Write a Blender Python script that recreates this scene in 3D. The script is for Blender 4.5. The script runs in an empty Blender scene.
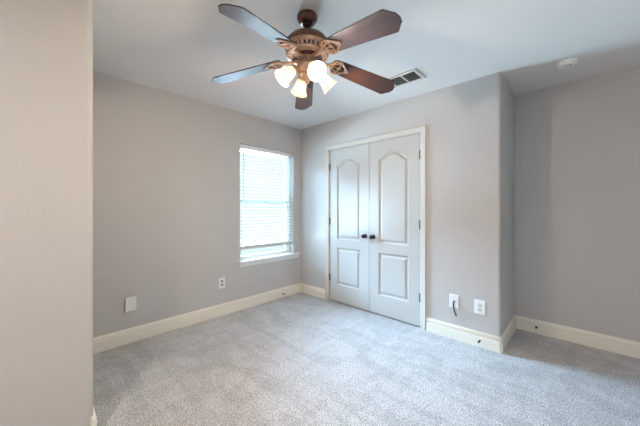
import bpy, bmesh, math, random
from mathutils import Vector, Matrix
random.seed(4)
PI = math.pi
R = math.radians
sc = bpy.context.scene
col = sc.collection

# ------------------------------------------------------------------ camera
YAW = 0.7586                                   # turned left of +Y
cam_d = bpy.data.cameras.new('camera'); cam = bpy.data.objects.new('camera', cam_d); col.objects.link(cam)
cam.location = (3.0548, -2.8055, 1.2508)
cam.rotation_euler = (PI/2, 0, YAW)
cam_d.sensor_width = 36; cam_d.lens = 274.77/640*36
cam_d.shift_y = -4.44/640
cam_d.clip_start = 0.02
sc.camera = cam

# ------------------------------------------------------------------ colour management, sky
sc.view_settings.view_transform = 'Standard'
sc.view_settings.look = 'None'
sc.view_settings.gamma = 1
sc.view_settings.use_curve_mapping = False
sc.view_settings.exposure = 0.60
sc.cycles.use_denoising = True
sc.cycles.max_bounces = 10
sc.cycles.diffuse_bounces = 6
sc.cycles.transparent_max_bounces = 12
sc.cycles.sample_clamp_indirect = 6

SKY = 72.0                                     # brightness of the overcast sky outside
FAN_W = 14.5                                    # each of the four fan bulbs
FILL_W = 20.0                                  # added fill lamp, unseen behind the camera
w = bpy.data.worlds.new('sky'); sc.world = w; w.use_nodes = True
nt = w.node_tree; nt.nodes.clear()
tc = nt.nodes.new('ShaderNodeTexCoord'); sx = nt.nodes.new('ShaderNodeSeparateXYZ')
rp = nt.nodes.new('ShaderNodeValToRGB'); bg = nt.nodes.new('ShaderNodeBackground'); wo = nt.nodes.new('ShaderNodeOutputWorld')
mr = nt.nodes.new('ShaderNodeMapRange'); mr.inputs[1].default_value = -1; mr.inputs[2].default_value = 1
nt.links.new(tc.outputs['Generated'], sx.inputs[0]); nt.links.new(sx.outputs['Z'], mr.inputs[0])
nt.links.new(mr.outputs[0], rp.inputs[0]); nt.links.new(rp.outputs[0], bg.inputs[0]); nt.links.new(bg.outputs[0], wo.inputs[0])
# made-up bands: boosted ground lights ceiling, dimmed horizon greys blind gaps; bright sky above
cr_ = rp.color_ramp
cr_.elements[0].position = 0.355; cr_.elements[0].color = (2.3, 3.2, 4.1, 1)
cr_.elements[1].position = 0.67; cr_.elements[1].color = (0.60, 0.90, 1.25, 1)
DIM_HORIZON = (0.0085, 0.0108, 0.0128, 1)  # darkened horizon band, added so gaps between slats read grey
e_ = cr_.elements.new(0.405); e_.color = DIM_HORIZON
e_ = cr_.elements.new(0.60); e_.color = DIM_HORIZON
bg.inputs[1].default_value = SKY

def portal(name, loc, rot, sxx, syy):
    l = bpy.data.lights.new(name, 'AREA'); l.shape = 'RECTANGLE'; l.size = sxx; l.size_y = syy
    l.cycles.is_portal = True
    o = bpy.data.objects.new(name, l); o.location = loc; o.rotation_euler = rot; col.objects.link(o)
portal('window_portal', (-0.17, -0.584, 1.33), (0, -PI/2, 0), 1.46, 0.87)

# ------------------------------------------------------------------ dimensions
H = 2.44
W, D = 2.5514, 0.6968        # outer corner of the closet wall, depth of the alcove
NX, NY = 1.160, -2.570        # outer corner of the near left wall
XR, YB = 4.0, -4.2
WY0, WY1, WZ0, WZ1 = -1.02, -0.148, 0.575, 2.06
DX0, DX1, DZ = 0.562, 1.853, 2.055

# ------------------------------------------------------------------ materials
def mat(name, rgb, rough=0.6, metal=0.0, spec=0.5):
    m = bpy.data.materials.new(name); m.use_nodes = True
    b = m.node_tree.nodes['Principled BSDF']
    b.inputs['Base Color'].default_value = (*rgb, 1); b.inputs['Roughness'].default_value = rough
    b.inputs['Metallic'].default_value = metal; b.inputs['Specular IOR Level'].default_value = spec
    return m
def N(m, t): return m.node_tree.nodes.new(t)
def L(m, a, b): m.node_tree.links.new(a, b)
def bsdf(m): return m.node_tree.nodes['Principled BSDF']
def add_noise_bump(m, scale, strength, dist=0.002, detail=3, rough=0.5):
    t = N(m, 'ShaderNodeTexCoord'); n = N(m, 'ShaderNodeTexNoise'); b = N(m, 'ShaderNodeBump')
    n.inputs['Scale'].default_value = scale; n.inputs['Detail'].default_value = detail; n.inputs['Roughness'].default_value = rough
    b.inputs['Strength'].default_value = strength; b.inputs['Distance'].default_value = dist
    L(m, t.outputs['Object'], n.inputs['Vector']); L(m, n.outputs['Fac'], b.inputs['Height']); L(m, b.outputs[0], bsdf(m).inputs['Normal'])
    return n
def two_tone(m, scale, c0, c1, lo=0.4, hi=0.6, detail=3, vec_scale=None):
    t = N(m, 'ShaderNodeTexCoord'); n = N(m, 'ShaderNodeTexNoise'); r = N(m, 'ShaderNodeValToRGB')
    n.inputs['Scale'].default_value = scale; n.inputs['Detail'].default_value = detail
    v = t.outputs['Object']
    if vec_scale:
        mp = N(m, 'ShaderNodeMapping'); mp.inputs['Scale'].default_value = vec_scale; L(m, v, mp.inputs[0]); v = mp.outputs[0]
    L(m, v, n.inputs['Vector']); L(m, n.outputs['Fac'], r.inputs[0])
    r.color_ramp.elements[0].position = lo; r.color_ramp.elements[0].color = (*c0, 1)
    r.color_ramp.elements[1].position = hi; r.color_ramp.elements[1].color = (*c1, 1)
    L(m, r.outputs[0], bsdf(m).inputs['Base Color'])
    return r

M = {}
M['wall'] = mat('taupe_paint', (0.47, 0.435, 0.41), 0.75, spec=0.3)
two_tone(M['wall'], 1.2, (0.545, 0.530, 0.520), (0.563, 0.548, 0.538)); add_noise_bump(M['wall'], 95, 0.35, 0.0025, 2)
M['ceil'] = mat('ceiling_paint', (0.77, 0.755, 0.745), 0.9, spec=0.2); add_noise_bump(M['ceil'], 80, 0.25, 0.002, 2)
M['trim'] = mat('cream_trim_paint', (0.84, 0.81, 0.73), 0.5)
add_noise_bump(M['trim'], 30, 0.05, 0.001)
M['door'] = mat('white_door_paint', (0.53, 0.53, 0.52), 0.6, spec=0.25); add_noise_bump(M['door'], 60, 0.08, 0.001)
M['casing'] = mat('cream_casing_paint', (0.62, 0.60, 0.56), 0.42); add_noise_bump(M['casing'], 30, 0.05, 0.001)
M['white'] = mat('white_paint', (0.80, 0.82, 0.82), 0.4); add_noise_bump(M['white'], 40, 0.04, 0.001)
M['slat'] = mat('blind_slat', (0.85, 0.87, 0.87), 0.45); add_noise_bump(M['slat'], 60, 0.03, 0.001)
M['plate'] = mat('white_plastic', (0.82, 0.83, 0.84), 0.35); add_noise_bump(M['plate'], 200, 0.02, 0.0005)
M['slot'] = mat('socket_grey', (0.35, 0.36, 0.38), 0.5); add_noise_bump(M['slot'], 200, 0.02, 0.0005)
M['dark'] = mat('dark_metal', (0.035, 0.032, 0.035), 0.35, 0.6); add_noise_bump(M['dark'], 90, 0.05, 0.0005)
M['hinge'] = mat('bronze_hinge', (0.16, 0.15, 0.14), 0.4, 0.8); add_noise_bump(M['hinge'], 90, 0.05, 0.0005)
M['cable'] = mat('black_rubber', (0.03, 0.03, 0.035), 0.5); add_noise_bump(M['cable'], 200, 0.1, 0.0005)
M['vent_dark'] = mat('duct_dark', (0.05, 0.055, 0.06), 0.7); add_noise_bump(M['vent_dark'], 60, 0.1, 0.001)
M['vent'] = mat('vent_paint', (0.62, 0.63, 0.63), 0.45); add_noise_bump(M['vent'], 60, 0.04, 0.001)
M['louver'] = mat('louver_grey', (0.25, 0.27, 0.26), 0.5); add_noise_bump(M['louver'], 60, 0.04, 0.001)
# copper coloured antiqued metal of the fan
M['copper'] = mat('antique_copper', (0.66, 0.45, 0.34), 0.42, 0.55)
two_tone(M['copper'], 45, (0.44, 0.29, 0.21), (0.66, 0.47, 0.36), 0.35, 0.62); add_noise_bump(M['copper'], 120, 0.3, 0.001)
M['bronze'] = mat('dark_cherry_metal', (0.10, 0.03, 0.02), 0.25, 0.3)
two_tone(M['bronze'], 25, (0.07, 0.022, 0.014), (0.14, 0.045, 0.03)); bsdf(M['bronze']).inputs['Coat Weight'].default_value = 0.6
M['housing'] = mat('brown_motor_cover', (0.20, 0.085, 0.055), 0.3, 0.3)
two_tone(M['housing'], 25, (0.13, 0.055, 0.036), (0.19, 0.085, 0.055))
# walnut / cherry blade wood, grain along the blade
M['wood'] = mat('blade_wood', (0.15, 0.06, 0.04), 0.36, spec=0.5)
two_tone(M['wood'], 9, (0.026, 0.011, 0.009), (0.072, 0.027, 0.018), 0.36, 0.66, 6, (1.6, 16, 16))
bsdf(M['wood']).inputs['Coat Weight'].default_value = 0.0; bsdf(M['wood']).inputs['Coat Roughness'].default_value = 0.22
M['edge'] = mat('blade_edge_dark', (0.025, 0.012, 0.010), 0.4); add_noise_bump(M['edge'], 90, 0.05, 0.0005)

# carpet
m = mat('carpet', (0.5, 0.5, 0.5), 0.97, spec=0.1); M['carpet'] = m
t = N(m, 'ShaderNodeTexCoord')
def noise(scale, detail=2, dist=0.0, vs=None, rough=0.5):
    n = N(m, 'ShaderNodeTexNoise'); n.inputs['Scale'].default_value = scale; n.inputs['Detail'].default_value = detail
    n.inputs['Distortion'].default_value = dist; n.inputs['Roughness'].default_value = rough
    v = t.outputs['Object']
    if vs:
        mp = N(m, 'ShaderNodeMapping'); mp.inputs['Scale'].default_value = vs; mp.inputs['Rotation'].default_value = (0, 0, 0.5)
        L(m, v, mp.inputs[0]); v = mp.outputs[0]
    L(m, v, n.inputs['Vector']); return n
def ramp(src, a, b, lo, hi):
    r = N(m, 'ShaderNodeValToRGB'); L(m, src, r.inputs[0])
    r.color_ramp.elements[0].position = lo; r.color_ramp.elements[0].color = (a, a, a, 1)
    r.color_ramp.elements[1].position = hi; r.color_ramp.elements[1].color = (b, b, b, 1)
    return r
def mul(a, b):
    x = N(m, 'ShaderNodeMix'); x.data_type = 'RGBA'; x.blend_type = 'MULTIPLY'; x.inputs[0].default_value = 1
    L(m, a, x.inputs[6]); L(m, b, x.inputs[7]); return x.outputs[2]
fine = noise(115, 4, rough=0.75); mid = noise(34, 3); patch = noise(1.9, 1, 1.2, (0.8, 2.6, 1)); patch2 = noise(4.5, 2, 0.6, (2.2, 0.8, 1))
c = mul(ramp(fine.outputs['Fac'], 0.35, 1.35, 0.38, 0.61).outputs[0], ramp(mid.outputs['Fac'], 0.92, 1.04, 0.38, 0.62).outputs[0])
c = mul(c, ramp(patch.outputs['Fac'], 0.91, 1.03, 0.46, 0.53).outputs[0])
c = mul(c, ramp(patch2.outputs['Fac'], 0.93, 1.02, 0.45, 0.54).outputs[0])
tint = N(m, 'ShaderNodeRGB'); tint.outputs[0].default_value = (0.57, 0.57, 0.59, 1)
L(m, mul(c, tint.outputs[0]), bsdf(m).inputs['Base Color'])
bp = N(m, 'ShaderNodeBump'); bp.inputs['Strength'].default_value = 0.8; bp.inputs['Distance'].default_value = 0.006
L(m, fine.outputs['Fac'], bp.inputs['Height']); L(m, bp.outputs[0], bsdf(m).inputs['Normal'])
bsdf(m).inputs['Sheen Weight'].default_value = 0.25

# window glass: thin, mostly clear
m = bpy.data.materials.new('window_glass'); m.use_nodes = True; M['glass'] = m
m.node_tree.nodes.remove(bsdf(m)); o_ = m.node_tree.nodes['Material Output']
tr = N(m, 'ShaderNodeBsdfTransparent'); tr.inputs[0].default_value = (0.93, 0.97, 0.96, 1); gl = N(m, 'ShaderNodeBsdfGlossy'); gl.inputs['Roughness'].default_value = 0.02
fr = N(m, 'ShaderNodeFresnel'); mx = N(m, 'ShaderNodeMixShader'); L(m, fr.outputs[0], mx.inputs[0]); L(m, tr.outputs[0], mx.inputs[1]); L(m, gl.outputs[0], mx.inputs[2]); L(m, mx.outputs[0], o_.inputs[0])
# frosted glass shade
m = bpy.data.materials.new('frosted_shade'); m.use_nodes = True; M['shade'] = m
m.node_tree.nodes.remove(bsdf(m)); o_ = m.node_tree.nodes['Material Output']
df = N(m, 'ShaderNodeBsdfDiffuse'); df.inputs[0].default_value = (0.86, 0.82, 0.74, 1)
tl = N(m, 'ShaderNodeBsdfTranslucent'); tl.inputs[0].default_value = (0.95, 0.88, 0.76, 1)
gs = N(m, 'ShaderNodeBsdfGlossy'); gs.inputs['Roughness'].default_value = 0.2
mx = N(m, 'ShaderNodeMixShader'); mx.inputs[0].default_value = 0.5; m2 = N(m, 'ShaderNodeMixShader'); m2.inputs[0].default_value = 0.05
nz = N(m, 'ShaderNodeTexNoise'); nz.inputs['Scale'].default_value = 40; bmp = N(m, 'ShaderNodeBump'); bmp.inputs['Strength'].default_value = 0.1
L(m, nz.outputs['Fac'], bmp.inputs['Height']); L(m, bmp.outputs[0], df.inputs['Normal'])
L(m, df.outputs[0], mx.inputs[1]); L(m, tl.outputs[0], mx.inputs[2]); L(m, mx.outputs[0], m2.inputs[1]); L(m, gs.outputs[0], m2.inputs[2]); L(m, m2.outputs[0], o_.inputs[0])
def emis(name, rgb, s):
    m = mat(name, rgb, 0.4); b = bsdf(m); b.inputs['Emission Color'].default_value = (*rgb, 1); b.inputs['Emission Strength'].default_value = s; return m
M['bulb'] = emis('lit_bulb', (1.0, 0.86, 0.66), 6)
M['dome'] = emis('fill_dome_glow', (1.0, 0.84, 0.68), 2.5)  # glow of the added fill dome behind the camera

# ------------------------------------------------------------------ mesh helpers
def obj(name, bm, m, parent=None, smooth=False, bevel=0.0, loc=None):
    bmesh.ops.recalc_face_normals(bm, faces=bm.faces)
    me = bpy.data.meshes.new(name); bm.to_mesh(me); bm.free()
    if isinstance(m, (list, tuple)):
        for k in m: me.materials.append(k)
    else: me.materials.append(m)
    o = bpy.data.objects.new(name, me); col.objects.link(o)
    if parent: o.parent = parent
    if loc: o.location = loc
    if smooth:
        me.polygons.foreach_set('use_smooth', [True]*len(me.polygons))
        me.set_sharp_from_angle(angle=R(38))
    if bevel:
        b = o.modifiers.new('bevel', 'BEVEL'); b.width = bevel; b.segments = 2; b.limit_method = 'ANGLE'
    return o
def empty(name, loc=(0, 0, 0), rz=0.0, parent=None):
    o = bpy.data.objects.new(name, None); col.objects.link(o); o.location = loc; o.rotation_euler = (0, 0, rz); o.empty_display_size = 0.05
    if parent: o.parent = parent
    return o
def tag(o, label, cat, group=None):
    o['label'] = label; o['category'] = cat
    if group: o['group'] = group
    return o
def structure(o): o['kind'] = 'structure'; return o
def box(bm, x0, x1, y0, y1, z0, z1, mi=0, mtx=None):
    v = [bm.verts.new((x, y, z)) for x in (x0, x1) for y in (y0, y1) for z in (z0, z1)]
    if mtx:
        for q in v: q.co = mtx @ q.co
    for f in ((0, 1, 3, 2), (4, 6, 7, 5), (0, 4, 5, 1), (2, 3, 7, 6), (0, 2, 6, 4), (1, 5, 7, 3)):
        fc = bm.faces.new([v[i] for i in f]); fc.material_index = mi
    return v
def prism(bm, pts, z0, z1, mi=0, axis='z', mtx=None):
    def P(a, b, c): return {'z': (a, b, c), 'y': (a, c, b), 'x': (c, a, b)}[axis]
    lo = [bm.verts.new(P(a, b, z0)) for a, b in pts]; hi = [bm.verts.new(P(a, b, z1)) for a, b in pts]
    if mtx:
        for q in lo+hi: q.co = mtx @ q.co
    n = len(pts)
    for f in [lo[::-1], hi] + [[lo[i], lo[(i+1) % n], hi[(i+1) % n], hi[i]] for i in range(n)]:
        bm.faces.new(f).material_index = mi
    return lo, hi
def arc(cx, cy, r, a0, a1, n=6):
    return [(cx+r*math.cos(R(a0+(a1-a0)*i/n)), cy+r*math.sin(R(a0+(a1-a0)*i/n))) for i in range(n+1)]
def lathe(bm, prof, seg=32, mtx=None, mi=0, close=False):
    rings = []
    for r, z in prof:
        if r < 1e-6: rings.append([bm.verts.new((0, 0, z))])
        else: rings.append([bm.verts.new((r*math.cos(2*PI*i/seg), r*math.sin(2*PI*i/seg), z)) for i in range(seg)])
    for a, b in zip(rings, rings[1:] + ([rings[0]] if close else [])):
        for i in range(seg):
            j = (i+1) % seg
            if len(a) == 1 and len(b) == 1: continue
            f = [a[0], b[j], b[i]] if len(a) == 1 else [a[i], a[j], b[0]] if len(b) == 1 else [a[i], a[j], b[j], b[i]]
            bm.faces.new(f).material_index = mi
    if mtx:
        for rg in rings:
            for v in rg: v.co = mtx @ v.co
def tube(bm, pts, r, seg=8, taper=None, mi=0):
    pts = [Vector(p) for p in pts]; rings = []
    up = Vector((0, 0, 1))
    for i, p in enumerate(pts):
        d = (pts[min(i+1, len(pts)-1)]-pts[max(i-1, 0)]).normalized()
        a = d.cross(up) if abs(d.z) < 0.95 else d.cross(Vector((1, 0, 0))); a.normalize(); b = d.cross(a)
        rr = r if taper is None else r*taper[i]
        rings.append([bm.verts.new(p+rr*(math.cos(2*PI*k/seg)*a+math.sin(2*PI*k/seg)*b)) for k in range(seg)])
    for q, s in zip(rings, rings[1:]):
        for k in range(seg):
            bm.faces.new([q[k], q[(k+1) % seg], s[(k+1) % seg], s[k]]).material_index = mi
    bm.faces.new(rings[0][::-1]).material_index = mi; bm.faces.new(rings[-1]).material_index = mi
def smooth_path(P, n=6):
    P = [Vector(p) for p in P]; out = []
    for i in range(len(P)-1):
        p0, p1, p2, p3 = P[max(i-1, 0)], P[i], P[i+1], P[min(i+2, len(P)-1)]
        for k in range(n):
            t = k/n
            out.append(0.5*((2*p1)+(p2-p0)*t+(2*p0-5*p1+4*p2-p3)*t*t+(3*p1-p0-3*p2+p3)*t**3))
    return out+[P[-1]]
def sweep(bm, path, prof, side=1):
    """profile (offset from wall, z) swept along a 2D path; side=1: offset to the left of the path"""
    P = [Vector(p) for p in path]; rings = []
    for i, p in enumerate(P):
        def nrm(a, b):
            d = (b-a).normalized(); return Vector((-d.y, d.x))*side
        n1 = nrm(P[i-1], p) if i > 0 else None; n2 = nrm(p, P[i+1]) if i < len(P)-1 else None
        n = n1 or n2
        if n1 and n2:
            s = n1+n2; n = s/(s.dot(n1))
        rings.append([bm.verts.new((p.x+n.x*o, p.y+n.y*o, z)) for o, z in prof])
    for a, b in zip(rings, rings[1:]):
        for k in range(len(prof)):
            j = (k+1) % len(prof); bm.faces.new([a[k], a[j], b[j], b[k]])
    bm.faces.new(rings[0]); bm.faces.new(rings[-1][::-1])

# ------------------------------------------------------------------ room shell
bm = bmesh.new(); box(bm, -0.15, XR+0.12, YB-0.15, D+0.12, -0.1, 0.0); structure(obj('floor', bm, M['carpet']))
bm = bmesh.new(); box(bm, -0.15, XR+0.12, YB-0.15, D+0.12, H, H+0.1); structure(obj('ceiling', bm, M['ceil']))
# left wall with the window hole
bm = bmesh.new()
box(bm, -0.15, 0, NY-0.12, WY0, 0, H); box(bm, -0.15, 0, WY1, D, 0, H)
box(bm, -0.15, 0, WY0, WY1, 0, WZ0-0.02); box(bm, -0.15, 0, WY0, WY1, WZ1, H)
structure(obj('wall_left', bm, M['wall']))
# closet wall with its outer corner and the alcove return
r_ = 0.022
bm = bmesh.new()
box(bm, 0, DX0, 0, 0.12, 0, H); box(bm, DX0, DX1, 0, 0.12, DZ, H)
prism(bm, [(DX1, 0.12), (DX1, 0)] + arc(W-r_, r_, r_, -90, 0) + [(W, D), (W-0.12, D), (W-0.12, 0.12)], 0, H)
structure(obj('wall_back', bm, M['wall'], smooth=True))
bm = bmesh.new(); box(bm, -0.15, XR+0.12, D, D+0.12, 0, H); structure(obj('wall_alcove', bm, M['wall']))
bm = bmesh.new(); box(bm, XR, XR+0.12, YB, D, 0, H); structure(obj('wall_right', bm, M['wall']))
bm = bmesh.new()
prism(bm, [(NX, YB)] + arc(NX-0.03, NY-0.03, 0.03, 0, 90) + [(0, NY), (0, NY-0.12), (NX-0.12, NY-0.12), (NX-0.12, YB)], 0, H)
structure(obj('wall_near', bm, M['wall'], smooth=True))
bm = bmesh.new(); box(bm, NX-0.12, XR+0.12, YB-0.15, YB, 0, H)
structure(obj('wall_behind', bm, M['wall']))

# baseboards: flat board, small step and rounded cap
BP = [(0, 0), (0.016, 0), (0.017, 0.092), (0.006, 0.096), (0.006, 0.104), (0.0145, 0.107), (0.0145, 0.114), (0.0095, 0.121), (0.0075, 0.130), (0.003, 0.134), (0, 0.134)]
def baseboard(name, path, side):
    bm = bmesh.new(); sweep(bm, path, BP, side); structure(obj(name, bm, M['trim'], smooth=True))
c_ = 0.012
baseboard('baseboard_left', [(0, NY), (0, 0), (DX0-0.057, 0)], -1)
baseboard('baseboard_back', [(DX1+0.057, 0), (W-c_, 0), (W, c_), (W, D), (XR, D)], -1)
baseboard('baseboard_right', [(XR, D), (XR, YB)], -1)
baseboard('baseboard_near', [(NX-0.004, NY-0.014), (NX-0.014, NY-0.004), (NX-0.024, NY), (0, NY)], -1)

# ------------------------------------------------------------------ window 1 (left wall)
def sash(bm, x0, x1, y0, y1, z0, z1, t):
    box(bm, x0, x1, y0, y1, z0, z0+t); box(bm, x0, x1, y0, y1, z1-t, z1)
    box(bm, x0, x1, y0, y0+t, z0+t, z1-t); box(bm, x0, x1, y1-t, y1, z0+t, z1-t)
win = structure(empty('window_1', (-0.15, (WY0+WY1)/2, WZ0)))
cy_ = (WY0+WY1)/2; hw = (WY1-WY0)/2; hh = WZ1-WZ0
bm = bmesh.new(); sash(bm, 0.0, 0.07, -hw, hw, 0, hh, 0.028); obj('window_frame', bm, M['white'], win, bevel=0.002)
bm = bmesh.new(); sash(bm, 0.008, 0.032, -hw+0.028, hw-0.028, hh*0.51, hh-0.028, 0.038); us = obj('upper_sash', bm, M['white'], win, bevel=0.002)
bm = bmesh.new(); sash(bm, 0.034, 0.062, -hw+0.028, hw-0.028, 0.028, hh*0.51+0.038, 0.042); ls = obj('lower_sash', bm, M['white'], win, bevel=0.002)
bm = bmesh.new(); box(bm, 0.018, 0.021, -hw+0.06, hw-0.06, hh*0.51+0.03, hh-0.06); obj('pane', bm, M['glass'], us)
bm = bmesh.new(); box(bm, 0.046, 0.049, -hw+0.06, hw-0.06, 0.062, hh*0.51+0.004); obj('pane', bm, M['glass'], ls)
bm = bmesh.new()
prism(bm, [(-0.079, WY0), (0.0, WY0), (0.0, WY0-0.028), (0.034, WY0-0.028), (0.038, WY0-0.024), (0.038, WY1+0.100), (0.034, WY1+0.104), (0, WY1+0.104), (0, WY1), (-0.079, WY1)], 0.572, 0.600)
box(bm, 0.0005, 0.016, WY0-0.018, WY1+0.094, 0.524, 0.572)
sl = obj('window_sill', bm, M['white'], None, bevel=0.004)
sl.parent = win; sl.location = -win.location

# blind
bl = tag(empty('window_blind', (-0.045, cy_, 1.99)), 'white horizontal slat blind with tilt wand, hanging in the window nearly to the sill', 'blind')
bm = bmesh.new(); box(bm, -0.024, 0.024, -hw+0.006, hw-0.006, 0.014, 0.066); obj('head_rail', bm, M['slat'], bl, bevel=0.003)
bm = bmesh.new()
BW = hw-0.005
pitch = 0.0435; z = -0.008; ns = 0
SLT = R(20)
while z > -1.19:
    # thin crowned slat, its room edge lifted
    n = 4; up = []; dn = []
    for k in range(n+1):
        u = -0.025+0.05*k/n; cr = 0.0025*(1-(2*k/n-1)**2)
        x = u*math.cos(SLT); zz = z-u*math.sin(SLT)+cr
        up.append((x, zz+0.0013)); dn.append((x, zz-0.0013))
    pts = up+dn[::-1]
    a = [bm.verts.new((x, -BW, q)) for x, q in pts]; b = [bm.verts.new((x, BW, q)) for x, q in pts]
    m_ = len(pts)
    for k in range(m_): bm.faces.new([a[k], a[(k+1) % m_], b[(k+1) % m_], b[k]])
    bm.faces.new(a[::-1]); bm.faces.new(b)
    z -= pitch; ns += 1
zb = z+pitch-0.070
for k in range(7): box(bm, -0.025, 0.025, -BW, BW, zb+0.010+0.0052*k, zb+0.0125+0.0052*k)      # slats stacked on the bottom rail
obj('slats', bm, M['slat'], bl)
bm = bmesh.new(); box(bm, -0.025, 0.025, -BW, BW, zb-0.014, zb+0.009); obj('bottom_rail', bm, M['slat'], bl, bevel=0.003)
for yy in (-BW+0.10, BW-0.085):
    bm = bmesh.new()
    for xx in (-0.0262, 0.0262): box(bm, xx-0.0008, xx+0.0008, yy-0.002, yy+0.002, zb, 0.014)
    obj('ladder_cord', bm, M['slat'], bl)
bm = bmesh.new(); tube(bm, [(0.033, -BW+0.055, 0.02), (0.036, -BW+0.055, -0.05), (0.036, -BW+0.055, -0.60)], 0.0058, 8); box(bm, 0.022, 0.037, -BW+0.052, -BW+0.058, 0.018, 0.024)
obj('tilt_wand', bm, M['slot'], bl, smooth=True)
bm = bmesh.new(); tube(bm, [(0.031, BW-0.05, 0.02), (0.031, BW-0.05, -1.30)], 0.0018, 6); lathe(bm, [(0, -1.345), (0.006, -1.345), (0.005, -1.31), (0.002, -1.30), (0, -1.30)], 10, Matrix.Translation((0.031, BW-0.05, 0)))
obj('lift_cord', bm, M['louver'], bl, smooth=True)

# ------------------------------------------------------------------ closet casing and doors
bm = bmesh.new()
CP = [(0, 0), (0.0, -0.008), (0.006, -0.012), (0.040, -0.016), (0.046, -0.019), (0.053, -0.019), (0.057, -0.014), (0.057, 0)]   # (away from opening, y)
def casing(bm, x0, x1, zt, rv=0.004):
    pts = [(x0-rv, 0), (x0-rv, zt+rv), (x1+rv, zt+rv), (x1+rv, 0)]; dirs = [(-1, 0), (-1, 1), (1, 1), (1, 0)]
    rings = [[bm.verts.new((px+dx*o, y, pz+dz*o)) for o, y in CP] for (px, pz), (dx, dz) in zip(pts, dirs)]
    for a, b in zip(rings, rings[1:]):
        for k in range(len(CP)):
            j = (k+1) % len(CP); bm.faces.new([a[k], a[j], b[j], b[k]])
    bm.faces.new(rings[0]); bm.faces.new(rings[-1][::-1])
casing(bm, DX0+0.012, DX1-0.012, DZ-0.012)
# jambs and stop lining the opening
for a, b in ((DX0+0.0005, DX0+0.014), (DX1-0.014, DX1-0.0005)): box(bm, a, b, 0.0, 0.119, 0, DZ-0.0005)
box(bm, DX0+0.014, DX1-0.014, 0.0, 0.119, DZ-0.014, DZ-0.0005)
box(bm, DX0+0.014, DX1-0.014, 0.042, 0.055, DZ-0.028, DZ-0.014)
structure(obj('trim_1', bm, M['casing'], bevel=0.0015))

def panel_outline(x0, x1, z0, z1, arch):
    """closed outline; the top edge is a soft cathedral arch when arch > 0"""
    pts = [(x0, z0), (x1, z0), (x1, z1)]
    if arch:
        n = 24
        for k in range(1, n):
            t = k/n; s = 0.5-0.5*math.cos(2*PI*t); e = (1-abs(2*t-1))
            pts.append((x1+(x0-x1)*t, z1+arch*(0.5-0.5*math.cos(PI*min(1, e*1.12)))**0.85))
    else:
        n = 16
        for k in range(1, n): pts.append((x1+(x0-x1)*k/n, z1))
    pts.append((x0, z1))
    return pts
def offset(pts, d):
    n = len(pts); out = []
    for i in range(n):
        a, p, b = Vector(pts[i-1]), Vector(pts[i]), Vector(pts[(i+1) % n])
        d1 = (p-a).normalized(); d2 = (b-p).normalized(); n1 = Vector((-d1.y, d1.x)); n2 = Vector((-d2.y, d2.x))
        s = n1+n2; q = p+s/(max(s.dot(n1), 0.3))*d; out.append((q.x, q.y))
    return out
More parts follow.
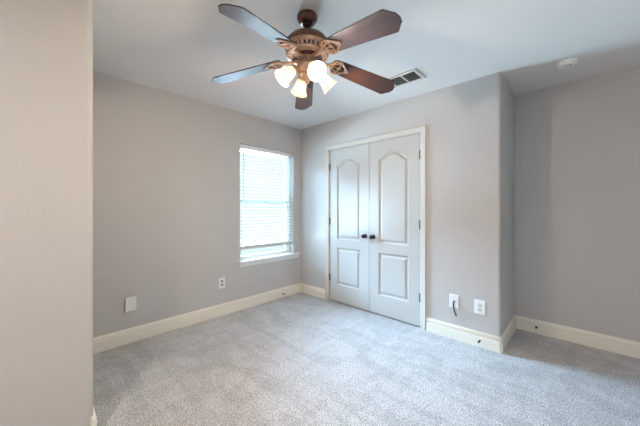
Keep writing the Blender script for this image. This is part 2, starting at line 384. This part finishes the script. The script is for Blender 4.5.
def door_leaf(name, x0, x1, knob_x, hinge_x, hs):
    z0, z1 = 0.016, DZ-0.018; th = 0.036; y0 = 0.003
    root = structure(empty(name, ((x0+x1)/2, y0, z0))); off = Vector(((x0+x1)/2, y0, z0))
    st = 0.126
    bm = bmesh.new()
    outs = [panel_outline(x0+st, x1-st, 0.240, 0.735, 0), panel_outline(x0+st, x1-st, 0.848, 1.815, 0.095)]
    depth = [(0, 0), (0.007, 0.010), (0.014, 0.0125), (0.026, 0.0125), (0.046, 0.003)]   # moulded edge, then the raised field
    sticks = [(x0, z0), (x1, z0), (x1, z1), (x0, z1)]
    vb = [bm.verts.new((x, y0+th, z)) for x, z in sticks]; vf = [bm.verts.new((x, y0, z)) for x, z in sticks]
    bm.faces.new(vb)
    for i in range(4): bm.faces.new([vf[i], vf[(i+1) % 4], vb[(i+1) % 4], vb[i]])
    loops = []
    for ol in outs:
        prev = None
        for d, dy in depth:
            ring = [bm.verts.new((x, y0+dy, z)) for x, z in (ol if d == 0 else offset(ol, d))]
            if prev:
                n = len(ring)
                for i in range(n): bm.faces.new([prev[i], prev[(i+1) % n], ring[(i+1) % n], ring[i]])
            else: loops.append(ring)
            prev = ring
        bm.faces.new(prev)
    # front face with two holes: four strips around the panels
    lo, hi = loops
    B, Bq, Tq, T = vf
    def seg(ring): return ring[0], ring[1], ring[2], ring[-1]        # bl, br, tr, tl
    bl0, br0, tr0, tl0 = seg(lo); bl1, br1, tr1, tl1 = seg(hi)
    bm.faces.new([B, Bq, br0, bl0])
    bm.faces.new([tl0] + list(reversed(lo[2:-1])) + [br1, bl1])
    bm.faces.new([B, bl0, tl0, bl1, tl1, T]); bm.faces.new([Bq, Tq, tr1, br1, tr0, br0])
    top = hi[2:]                                                     # tr ... tl
    n = len(top); mid = n//2
    tm = bm.verts.new(((x0+x1)/2, y0, z1))
    bm.faces.new([Tq, tm] + [top[k] for k in range(mid, -1, -1)]); bm.faces.new([tm, T] + [top[k] for k in range(n-1, mid-1, -1)])
    bmesh.ops.translate(bm, verts=bm.verts, vec=-off)
    obj('leaf', bm, M['door'], root)
    # knob
    bm = bmesh.new(); mt = Matrix.Translation(Vector((knob_x, y0, 0.916))-off) @ Matrix.Rotation(PI/2, 4, 'X')
    lathe(bm, [(0, -0.001), (0.026, -0.001), (0.027, 0.003), (0.024, 0.007), (0.011, 0.010), (0.010, 0.026), (0.016, 0.032), (0.0235, 0.042), (0.0245, 0.050), (0.020, 0.058), (0.012, 0.062), (0, 0.063)], 24, mt)
    obj('knob', bm, M['dark'], root, smooth=True)
    for hz in (0.32, 1.08, 1.815):
        bm = bmesh.new()
        tube(bm, [Vector((hinge_x, y0-0.005, hz-0.044))-off, Vector((hinge_x, y0-0.005, hz+0.044))-off], 0.0065, 10)
        for zz in (-0.047, 0.047): lathe(bm, [(0, -0.004), (0.004, -0.003), (0.0055, 0), (0.004, 0.003), (0, 0.004)], 8, Matrix.Translation(Vector((hinge_x, y0-0.005, hz+zz))-off))
        box(bm, hinge_x-off.x-0.001+hs*0.0, hinge_x-off.x+hs*0.014, -0.0015, 0.001, hz-0.044-z0, hz+0.044-z0)
        obj('hinge', bm, M['hinge'], root, smooth=True)
xm = (DX0+DX1)/2
door_leaf('door_1', DX0+0.018, xm-0.0025, xm-0.055, DX0+0.015, 1)
door_leaf('door_2', xm+0.0025, DX1-0.018, xm+0.060, DX1-0.015, -1)

# ------------------------------------------------------------------ wall plates  (built facing -Y, turned for the left wall)
def plate_shape(bm, w, h, t=0.006):
    a, b = w/2, h/2
    v0 = [(-a, -b), (a, -b), (a, b), (-a, b)]; k = 0.004
    v1 = [(-a+k, -b+k), (a-k, -b+k), (a-k, b-k), (-a+k, b-k)]
    r0 = [bm.verts.new((x, 0, z)) for x, z in v0]; r1 = [bm.verts.new((x, -t*0.5, z)) for x, z in v0]; r2 = [bm.verts.new((x, -t, z)) for x, z in v1]
    for p, q in ((r0, r1), (r1, r2)):
        for i in range(4): bm.faces.new([p[i], p[(i+1) % 4], q[(i+1) % 4], q[i]])
    bm.faces.new(r0[::-1]); bm.faces.new(r2)
def screw(bm, x, z, y): lathe(bm, [(0, 0.0), (0.0035, 0), (0.003, 0.0012), (0, 0.0015)], 10, Matrix.Translation((x, y, z)) @ Matrix.Rotation(PI/2, 4, 'X'))

# duplex outlet on the left wall
t = tag(empty('outlet_plate', (0.0005, -1.259, 0.378), PI/2), 'white duplex outlet plate on the left wall, below and left of the window', 'outlet')
bm = bmesh.new(); plate_shape(bm, 0.078, 0.125); obj('cover', bm, M['plate'], t)
for s in (-1, 1):
    bm = bmesh.new(); prism(bm, [(x, z+s*0.021) for x, z in [(-0.011, -0.014), (0.011, -0.014), (0.0165, -0.008), (0.0165, 0.008), (0.011, 0.014), (-0.011, 0.014), (-0.0165, 0.008), (-0.0165, -0.008)]], -0.0085, -0.0055, axis='y')
    rc = obj('receptacle', bm, M['slot'], t); rc['label'] = 'grey socket face'
    bm = bmesh.new(); box(bm, -0.008, -0.0055, -0.0095, -0.0084, s*0.021-0.005, s*0.021+0.006); box(bm, 0.0055, 0.008, -0.0095, -0.0084, s*0.021-0.005, s*0.021+0.006); box(bm, -0.002, 0.002, -0.0095, -0.0084, s*0.021-0.011, s*0.021-0.007)
    obj('slot', bm, M['dark'], rc)
bm = bmesh.new(); screw(bm, 0, 0, -0.006); obj('screw', bm, M['slot'], t, smooth=True)
# thick blank cover on the left wall
t = tag(empty('cover_plate', (0.0005, -2.163, 0.362), PI/2), 'blank white box cover standing off the left wall, near the room corner', 'wall plate')
bm = bmesh.new(); box(bm, -0.032, 0.036, -0.016, 0.0, -0.052, 0.052); obj('box', bm, M['slot'], t)
bm = bmesh.new(); box(bm, -0.040, 0.046, -0.025, -0.016, -0.062, 0.068); obj('cover', bm, M['plate'], t, bevel=0.002)
bm = bmesh.new(); screw(bm, 0.003, 0.045, -0.025); obj('screw', bm, M['plate'], t, smooth=True)
bm = bmesh.new(); screw(bm, 0.003, -0.04, -0.025); obj('screw', bm, M['plate'], t, smooth=True)
# cable plate
t = tag(empty('cable_plate', (2.173, -0.0005, 0.361)), 'white wall plate beside the closet with a black cable coming out', 'wall plate')
bm = bmesh.new(); plate_shape(bm, 0.082, 0.128); obj('cover', bm, M['plate'], t)
bm = bmesh.new(); lathe(bm, [(0, 0.005), (0.009, 0.005), (0.009, 0.010), (0.0055, 0.011), (0.0055, 0.019), (0, 0.019)], 6, Matrix.Translation((0.002, 0, 0)) @ Matrix.Rotation(PI/2, 4, 'X')); obj('jack', bm, M['hinge'], t)
bm = bmesh.new(); screw(bm, 0, 0.042, -0.006); obj('screw', bm, M['slot'], t, smooth=True)
bm = bmesh.new(); screw(bm, 0, -0.042, -0.006); obj('screw', bm, M['slot'], t, smooth=True)
bm = bmesh.new()
tube(bm, smooth_path([(2.175, -0.016, 0.361), (2.176, -0.028, 0.356), (2.176, -0.031, 0.335), (2.180, -0.026, 0.29), (2.190, -0.018, 0.245), (2.198, -0.014, 0.228)]), 0.006, 10)
cb = obj('coaxial_cable', bm, M['cable'], smooth=True)
tag(cb, 'short black cable hanging down from the plate beside the closet', 'cable')
# decora plate by the outer corner
t = tag(empty('outlet_plate', (2.3935, -0.0005, 0.356)), 'white outlet plate on the closet wall nearest the outer corner', 'outlet')
bm = bmesh.new(); plate_shape(bm, 0.086, 0.130); obj('cover', bm, M['plate'], t)
for s in (-1, 1):
    bm = bmesh.new(); prism(bm, [(x, z+s*0.021) for x, z in [(-0.011, -0.014), (0.011, -0.014), (0.0165, -0.008), (0.0165, 0.008), (0.011, 0.014), (-0.011, 0.014), (-0.0165, 0.008), (-0.0165, -0.008)]], -0.0085, -0.0055, axis='y')
    rc = obj('receptacle', bm, M['vent'], t)
    bm = bmesh.new(); box(bm, -0.008, -0.0055, -0.0095, -0.0084, s*0.021-0.005, s*0.021+0.006); box(bm, 0.0055, 0.008, -0.0095, -0.0084, s*0.021-0.005, s*0.021+0.006); box(bm, -0.002, 0.002, -0.0095, -0.0084, s*0.021-0.011, s*0.021-0.007)
    obj('slot', bm, M['slot'], rc)
bm = bmesh.new(); screw(bm, 0, 0, -0.006); obj('screw', bm, M['slot'], t, smooth=True)

# ------------------------------------------------------------------ door stops on the baseboards
def door_stop(loc, rz, label):
    t = tag(empty('door_stop', loc, rz), label, 'door stop', 'door stops on the baseboards')
    t.scale = (0.8, 0.75, 0.8)
    bm = bmesh.new()
    rot = Matrix.Rotation(PI/2, 4, 'X')
    lathe(bm, [(0, 0), (0.012, 0), (0.012, 0.003), (0.008, 0.008), (0, 0.008)], 14, rot); obj('mount', bm, M['dark'], t, smooth=True)
    bm = bmesh.new(); pts = []
    for k in range(97):
        a = 2*PI*k/12; pts.append((0.0052*math.cos(a), -0.007-0.040*k/96, 0.0052*math.sin(a)))
    tube(bm, pts, 0.0017, 5); obj('spring', bm, M['dark'], t, smooth=True)
    bm = bmesh.new(); lathe(bm, [(0, 0.045), (0.0085, 0.045), (0.010, 0.050), (0.0095, 0.058), (0.006, 0.062), (0, 0.062)], 14, rot); obj('rubber_tip', bm, M['dark'], t, smooth=True)
door_stop((0.0148, -0.36, 0.055), PI/2, 'dark spring door stop on the left baseboard, below the window')
door_stop((2.395, -0.0148, 0.058), 0, 'dark spring door stop on the closet wall baseboard, below the outlet')
door_stop((2.735, D-0.0148, 0.066), 0, 'dark spring door stop on the alcove back baseboard')

# ------------------------------------------------------------------ ceiling vent
vx0, vx1, vy0, vy1 = 1.742, 2.042, -0.565, -0.345
t = tag(empty('ceiling_vent', ((vx0+vx1)/2, (vy0+vy1)/2, H)), 'rectangular white air vent in the ceiling beside the fan blade tip', 'air vent')
a, b = (vx1-vx0)/2, (vy1-vy0)/2
bm = bmesh.new(); box(bm, -a+0.02, a-0.02, -b+0.02, b-0.02, -0.002, -0.0002); obj('duct', bm, M['vent_dark'], t)
bm = bmesh.new()
for (p, q, r, s) in ((-a, a, -b, -b+0.028), (-a, a, b-0.028, b), (-a, -a+0.028, -b+0.028, b-0.028), (a-0.028, a, -b+0.028, b-0.028), (-0.006, 0.006, -b+0.028, b-0.028)):
    box(bm, p, q, r, s, -0.012, -0.0003)
obj('frame', bm, M['vent'], t, bevel=0.003)
for x0, x1 in ((-a+0.028, -0.006), (0.006, a-0.028)):
    bm = bmesh.new(); n = 8
    for k in range(n):
        yy = -b+0.038+(2*b-0.076)*k/(n-1)
        box(bm, x0, x1, -0.007, 0.007, -0.0007, 0.0007, mtx=Matrix.Translation((0, yy, -0.0075)) @ Matrix.Rotation(R(48), 4, 'X'))
    obj('louvers', bm, M['louver'], t)

# ------------------------------------------------------------------ smoke detector
t = tag(empty('smoke_detector', (2.975, 0.195, H)), 'round white smoke detector on the alcove ceiling', 'smoke detector')
bm = bmesh.new(); lathe(bm, [(0, 0), (0.070, 0), (0.070, -0.010), (0.066, -0.012), (0, -0.012)], 36); obj('base', bm, M['plate'], t, smooth=True)
bm = bmesh.new(); lathe(bm, [(0, -0.012), (0.062, -0.012), (0.064, -0.020), (0.058, -0.032), (0.045, -0.037), (0.042, -0.035), (0.020, -0.036), (0, -0.037)], 36); cv = obj('cover', bm, M['plate'], t, smooth=True)
bm = bmesh.new(); lathe(bm, [(0, -0.036), (0.008, -0.036), (0.008, -0.039), (0, -0.040)], 14, Matrix.Translation((0.022, -0.018, 0))); obj('test_button', bm, M['slot'], cv, smooth=True)

# ------------------------------------------------------------------ ceiling fan
FX, FY = 1.8283, -1.6257
fan = tag(empty('ceiling_fan', (FX, FY, H)), 'five-blade wooden ceiling fan with copper motor and four lit glass shades', 'ceiling fan')
def Z(z): return z-H
bm = bmesh.new()
lathe(bm, [(0, 0), (0.062, 0), (0.065, -0.006), (0.064, -0.020), (0.059, -0.032), (0.048, -0.044), (0.036, -0.050), (0, -0.050)], 40); obj('canopy', bm, M['bronze'], fan, smooth=True)
bm = bmesh.new(); lathe(bm, [(0, -0.046), (0.030, -0.048), (0.031, -0.056), (0.024, -0.066), (0.013, -0.072), (0.013, -0.16), (0, -0.16)], 24); obj('downrod', bm, M['dark'], fan, smooth=True)
bm = bmesh.new()
lathe(bm, [(0, Z(2.327)), (0.035, Z(2.327)), (0.040, Z(2.320)), (0.085, Z(2.312)), (0.118, Z(2.292)), (0.136, Z(2.267)), (0.142, Z(2.250)), (0.142, Z(2.244)), (0.130, Z(2.240)), (0, Z(2.240))], 56)
mh = obj('motor_housing', bm, M['housing'], fan, smooth=True)
# copper vented band with raised ribs
bm = bmesh.new()
lathe(bm, [(0, Z(2.241)), (0.140, Z(2.241)), (0.143, Z(2.234)), (0.136, Z(2.228)), (0.129, Z(2.222)), (0.122, Z(2.200)), (0.128, Z(2.194)), (0.124, Z(2.186)), (0.100, Z(2.180)), (0.070, Z(2.178)), (0, Z(2.178))], 56)
lathe(bm, [(0.1292, Z(2.219)), (0.1242, Z(2.2015)), (0.1236, Z(2.2015)), (0.1280, Z(2.219))], 56, close=True, mi=1)
lathe(bm, [(0.054, Z(2.1775)), (0.092, Z(2.1775)), (0.092, Z(2.1795)), (0.054, Z(2.1795))], 40, close=True, mi=1)
for k in range(32):
    an = 2*PI*k/32
    box(bm, 0.1220, 0.1335, -0.0048, 0.0048, Z(2.200), Z(2.225), mtx=Matrix.Rotation(an, 4, 'Z'))
vb = obj('vent_band', bm, [M['copper'], M['bronze']], fan, smooth=True); vb['label'] = 'ribbed copper band'
# switch housing / light kit body
bm = bmesh.new()
lathe(bm, [(0, Z(2.180)), (0.050, Z(2.180)), (0.052, Z(2.150)), (0.066, Z(2.136)), (0.070, Z(2.124)), (0.068, Z(2.100)), (0.058, Z(2.088)), (0.046, Z(2.082)), (0.050, Z(2.074)), (0.046, Z(2.062)), (0.030, Z(2.050)), (0.018, Z(2.044)), (0.012, Z(2.030)), (0.008, Z(2.022)), (0, Z(2.018))], 40)
kit = obj('light_kit', bm, M['copper'], fan, smooth=True)

# blade (points along +X of its own frame), drawn as an outline
def blade_bm():
    bm = bmesh.new()
    pts = [(0.170, -0.040), (0.185, -0.052), (0.205, -0.055), (0.30, -0.059), (0.606, -0.073), (0.614, -0.070), (0.646, -0.034), (0.652, -0.030), (0.660, 0.0),
           (0.652, 0.030), (0.646, 0.034), (0.614, 0.070), (0.606, 0.073), (0.30, 0.059), (0.205, 0.055), (0.185, 0.052), (0.170, 0.040)]
    lo, hi = prism(bm, pts, -0.003, 0.003)
    for f in bm.faces:
        if abs(f.normal.z) < 0.5 and len(f.verts) == 4: f.material_index = 1
    return bm
def iron_bm():
    bm = bmesh.new()
    # arm from the motor
    tube(bm, smooth_path([(0.060, 0, -0.014), (0.100, 0, -0.018), (0.140, 0, -0.013), (0.170, 0, -0.009)], 4), 0.011, 8)
    # scrollwork plate below the blade: outer heart loop and two inner scrolls
    for s in (-1, 1):
        loop = [(0.150, 0, -0.009), (0.165, s*0.022, -0.009), (0.185, s*0.046, -0.008), (0.215, s*0.050, -0.007), (0.240, s*0.036, -0.007), (0.262, s*0.018, -0.006), (0.290, 0, -0.006)]
        tube(bm, smooth_path(loop, 6), 0.0075, 8)
        scr = [(0.168, 0, -0.008), (0.180, s*0.018, -0.008), (0.202, s*0.030, -0.007), (0.222, s*0.024, -0.007), (0.224, s*0.010, -0.007), (0.208, s*0.008, -0.007)]
        tube(bm, smooth_path(scr, 6), 0.0040, 7)
        lathe(bm, [(0, -0.006), (0.007, -0.005), (0.008, 0.0), (0, 0.0)], 10, Matrix.Translation((0.215, s*0.038, -0.006)))
    lathe(bm, [(0, -0.006), (0.007, -0.005), (0.008, 0.0), (0, 0.0)], 10, Matrix.Translation((0.268, 0, -0.006)))
    o1 = [(0.150, 0.016), (0.166, 0.024), (0.180, 0.030), (0.184, 0.0)]
    prism(bm, [(x, -y) for x, y in o1] + o1[::-1][1:], -0.0062, -0.0034)
    tube(bm, [(0.165, 0, -0.008), (0.235, 0, -0.006)], 0.004, 8)
    return bm
PITCH = R(-13); DROOP = R(9)
def rotpts(bm): bmesh.ops.rotate(bm, verts=bm.verts, cent=(0, 0, 0), matrix=Matrix.Rotation(PITCH, 3, 'X')); return bm
ph0 = 103.07+180
bld0 = irn0 = None
for k in range(5):
    if k == 0:
        bm = blade_bm(); bm.normal_update()
        for f in bm.faces: f.material_index = 1 if len(f.verts) == 4 else 0
        bld = bld0 = obj('blade', bm, [M['wood'], M['edge']], fan)
        irn = irn0 = obj('blade_iron', iron_bm(), M['copper'], bld, smooth=True)
    else:
        bld = bld0.copy(); col.objects.link(bld); bld.parent = fan
        irn = irn0.copy(); col.objects.link(irn); irn.parent = bld
    bld.location = (0, 0, Z(2.200))
    bld.rotation_euler = (PITCH, DROOP, R(ph0+72*k)); bld.rotation_mode = 'XYZ'

# lamp arms, shades, bulbs
def arm_bm():
    bm = bmesh.new(); tube(bm, smooth_path([(0.050, 0, -0.006), (0.066, 0, 0.004), (0.074, 0, -0.002), (0.080, 0, -0.012)], 4), 0.0085, 8)
    return bm
TILT = R(48)
mt = Matrix.Translation((0.074, 0, -0.004)) @ Matrix.Rotation(PI-TILT, 4, 'Y')
base = 43.46-67
for k in range(4):
    ar = obj('lamp_arm', arm_bm(), M['copper'], fan, smooth=True)
    ar.location = (0, 0, Z(2.108)); ar.rotation_euler = (0, 0, R(base+90*k))
    bm = bmesh.new(); lathe(bm, [(0, 0), (0.020, 0), (0.026, 0.006), (0.027, 0.020), (0.024, 0.026), (0, 0.026)], 20, mt); obj('shade_holder', bm, M['copper'], ar, smooth=True)
    bm = bmesh.new()
    prof = [(0.024, 0.018), (0.027, 0.030), (0.033, 0.045), (0.037, 0.065), (0.041, 0.085), (0.047, 0.103), (0.056, 0.118), (0.054, 0.1185), (0.045, 0.104), (0.039, 0.086), (0.035, 0.066), (0.031, 0.046), (0.025, 0.031), (0.022, 0.018)]
    lathe(bm, prof, 32, mt, close=True); obj('lamp_shade', bm, M['shade'], ar, smooth=True)
    bm = bmesh.new(); lathe(bm, [(0, 0.020), (0.010, 0.022), (0.011, 0.036), (0.019, 0.050), (0.023, 0.064), (0.020, 0.078), (0.011, 0.086), (0, 0.088)], 20, mt); obj('bulb', bm, M['bulb'], ar, smooth=True)
    ld = bpy.data.lights.new('bulb_light', 'POINT'); ld.energy = FAN_W; ld.color = (1.0, 0.77, 0.54); ld.shadow_soft_size = 0.02
    lo = bpy.data.objects.new('bulb_light', ld); col.objects.link(lo); lo.parent = ar; lo.location = mt @ Vector((0, 0, 0.100))
# pull chain with fob
bm = bmesh.new()
for k in range(14): bmesh.ops.create_uvsphere(bm, u_segments=8, v_segments=6, radius=0.0022, matrix=Matrix.Translation((0.046, -0.020, Z(2.072)-0.005*k)))
lathe(bm, [(0, -0.10), (0.005, -0.098), (0.006, -0.085), (0.003, -0.072), (0, -0.070)], 10, Matrix.Translation((0.046, -0.020, Z(2.072))))
obj('pull_chain', bm, M['dark'], fan, smooth=True)

# ------------------------------------------------------------------ added fill light behind the camera, shaped as a flush dome
t = tag(empty('fill_dome', (2.5, -3.55, H)), 'added fill lamp shaped as a round flush dome, unseen behind the viewer', 'fill light')
bm = bmesh.new(); lathe(bm, [(0, 0), (0.16, 0), (0.165, -0.012), (0.155, -0.02), (0, -0.02)], 40); obj('base', bm, M['copper'], t, smooth=True)
bm = bmesh.new(); lathe(bm, [(0.15, -0.021), (0.145, -0.05), (0.115, -0.08), (0.06, -0.098), (0, -0.103)], 40); obj('dome', bm, M['dome'], t, smooth=True)
ld = bpy.data.lights.new('fill_disk', 'AREA'); ld.shape = 'DISK'; ld.size = 0.3; ld.energy = FILL_W; ld.color = (1.0, 0.90, 0.80)  # extra light for the camera side, hung below the added dome
lo = bpy.data.objects.new('fill_disk', ld); col.objects.link(lo); lo.parent = t; lo.location = (0, 0, -0.11)
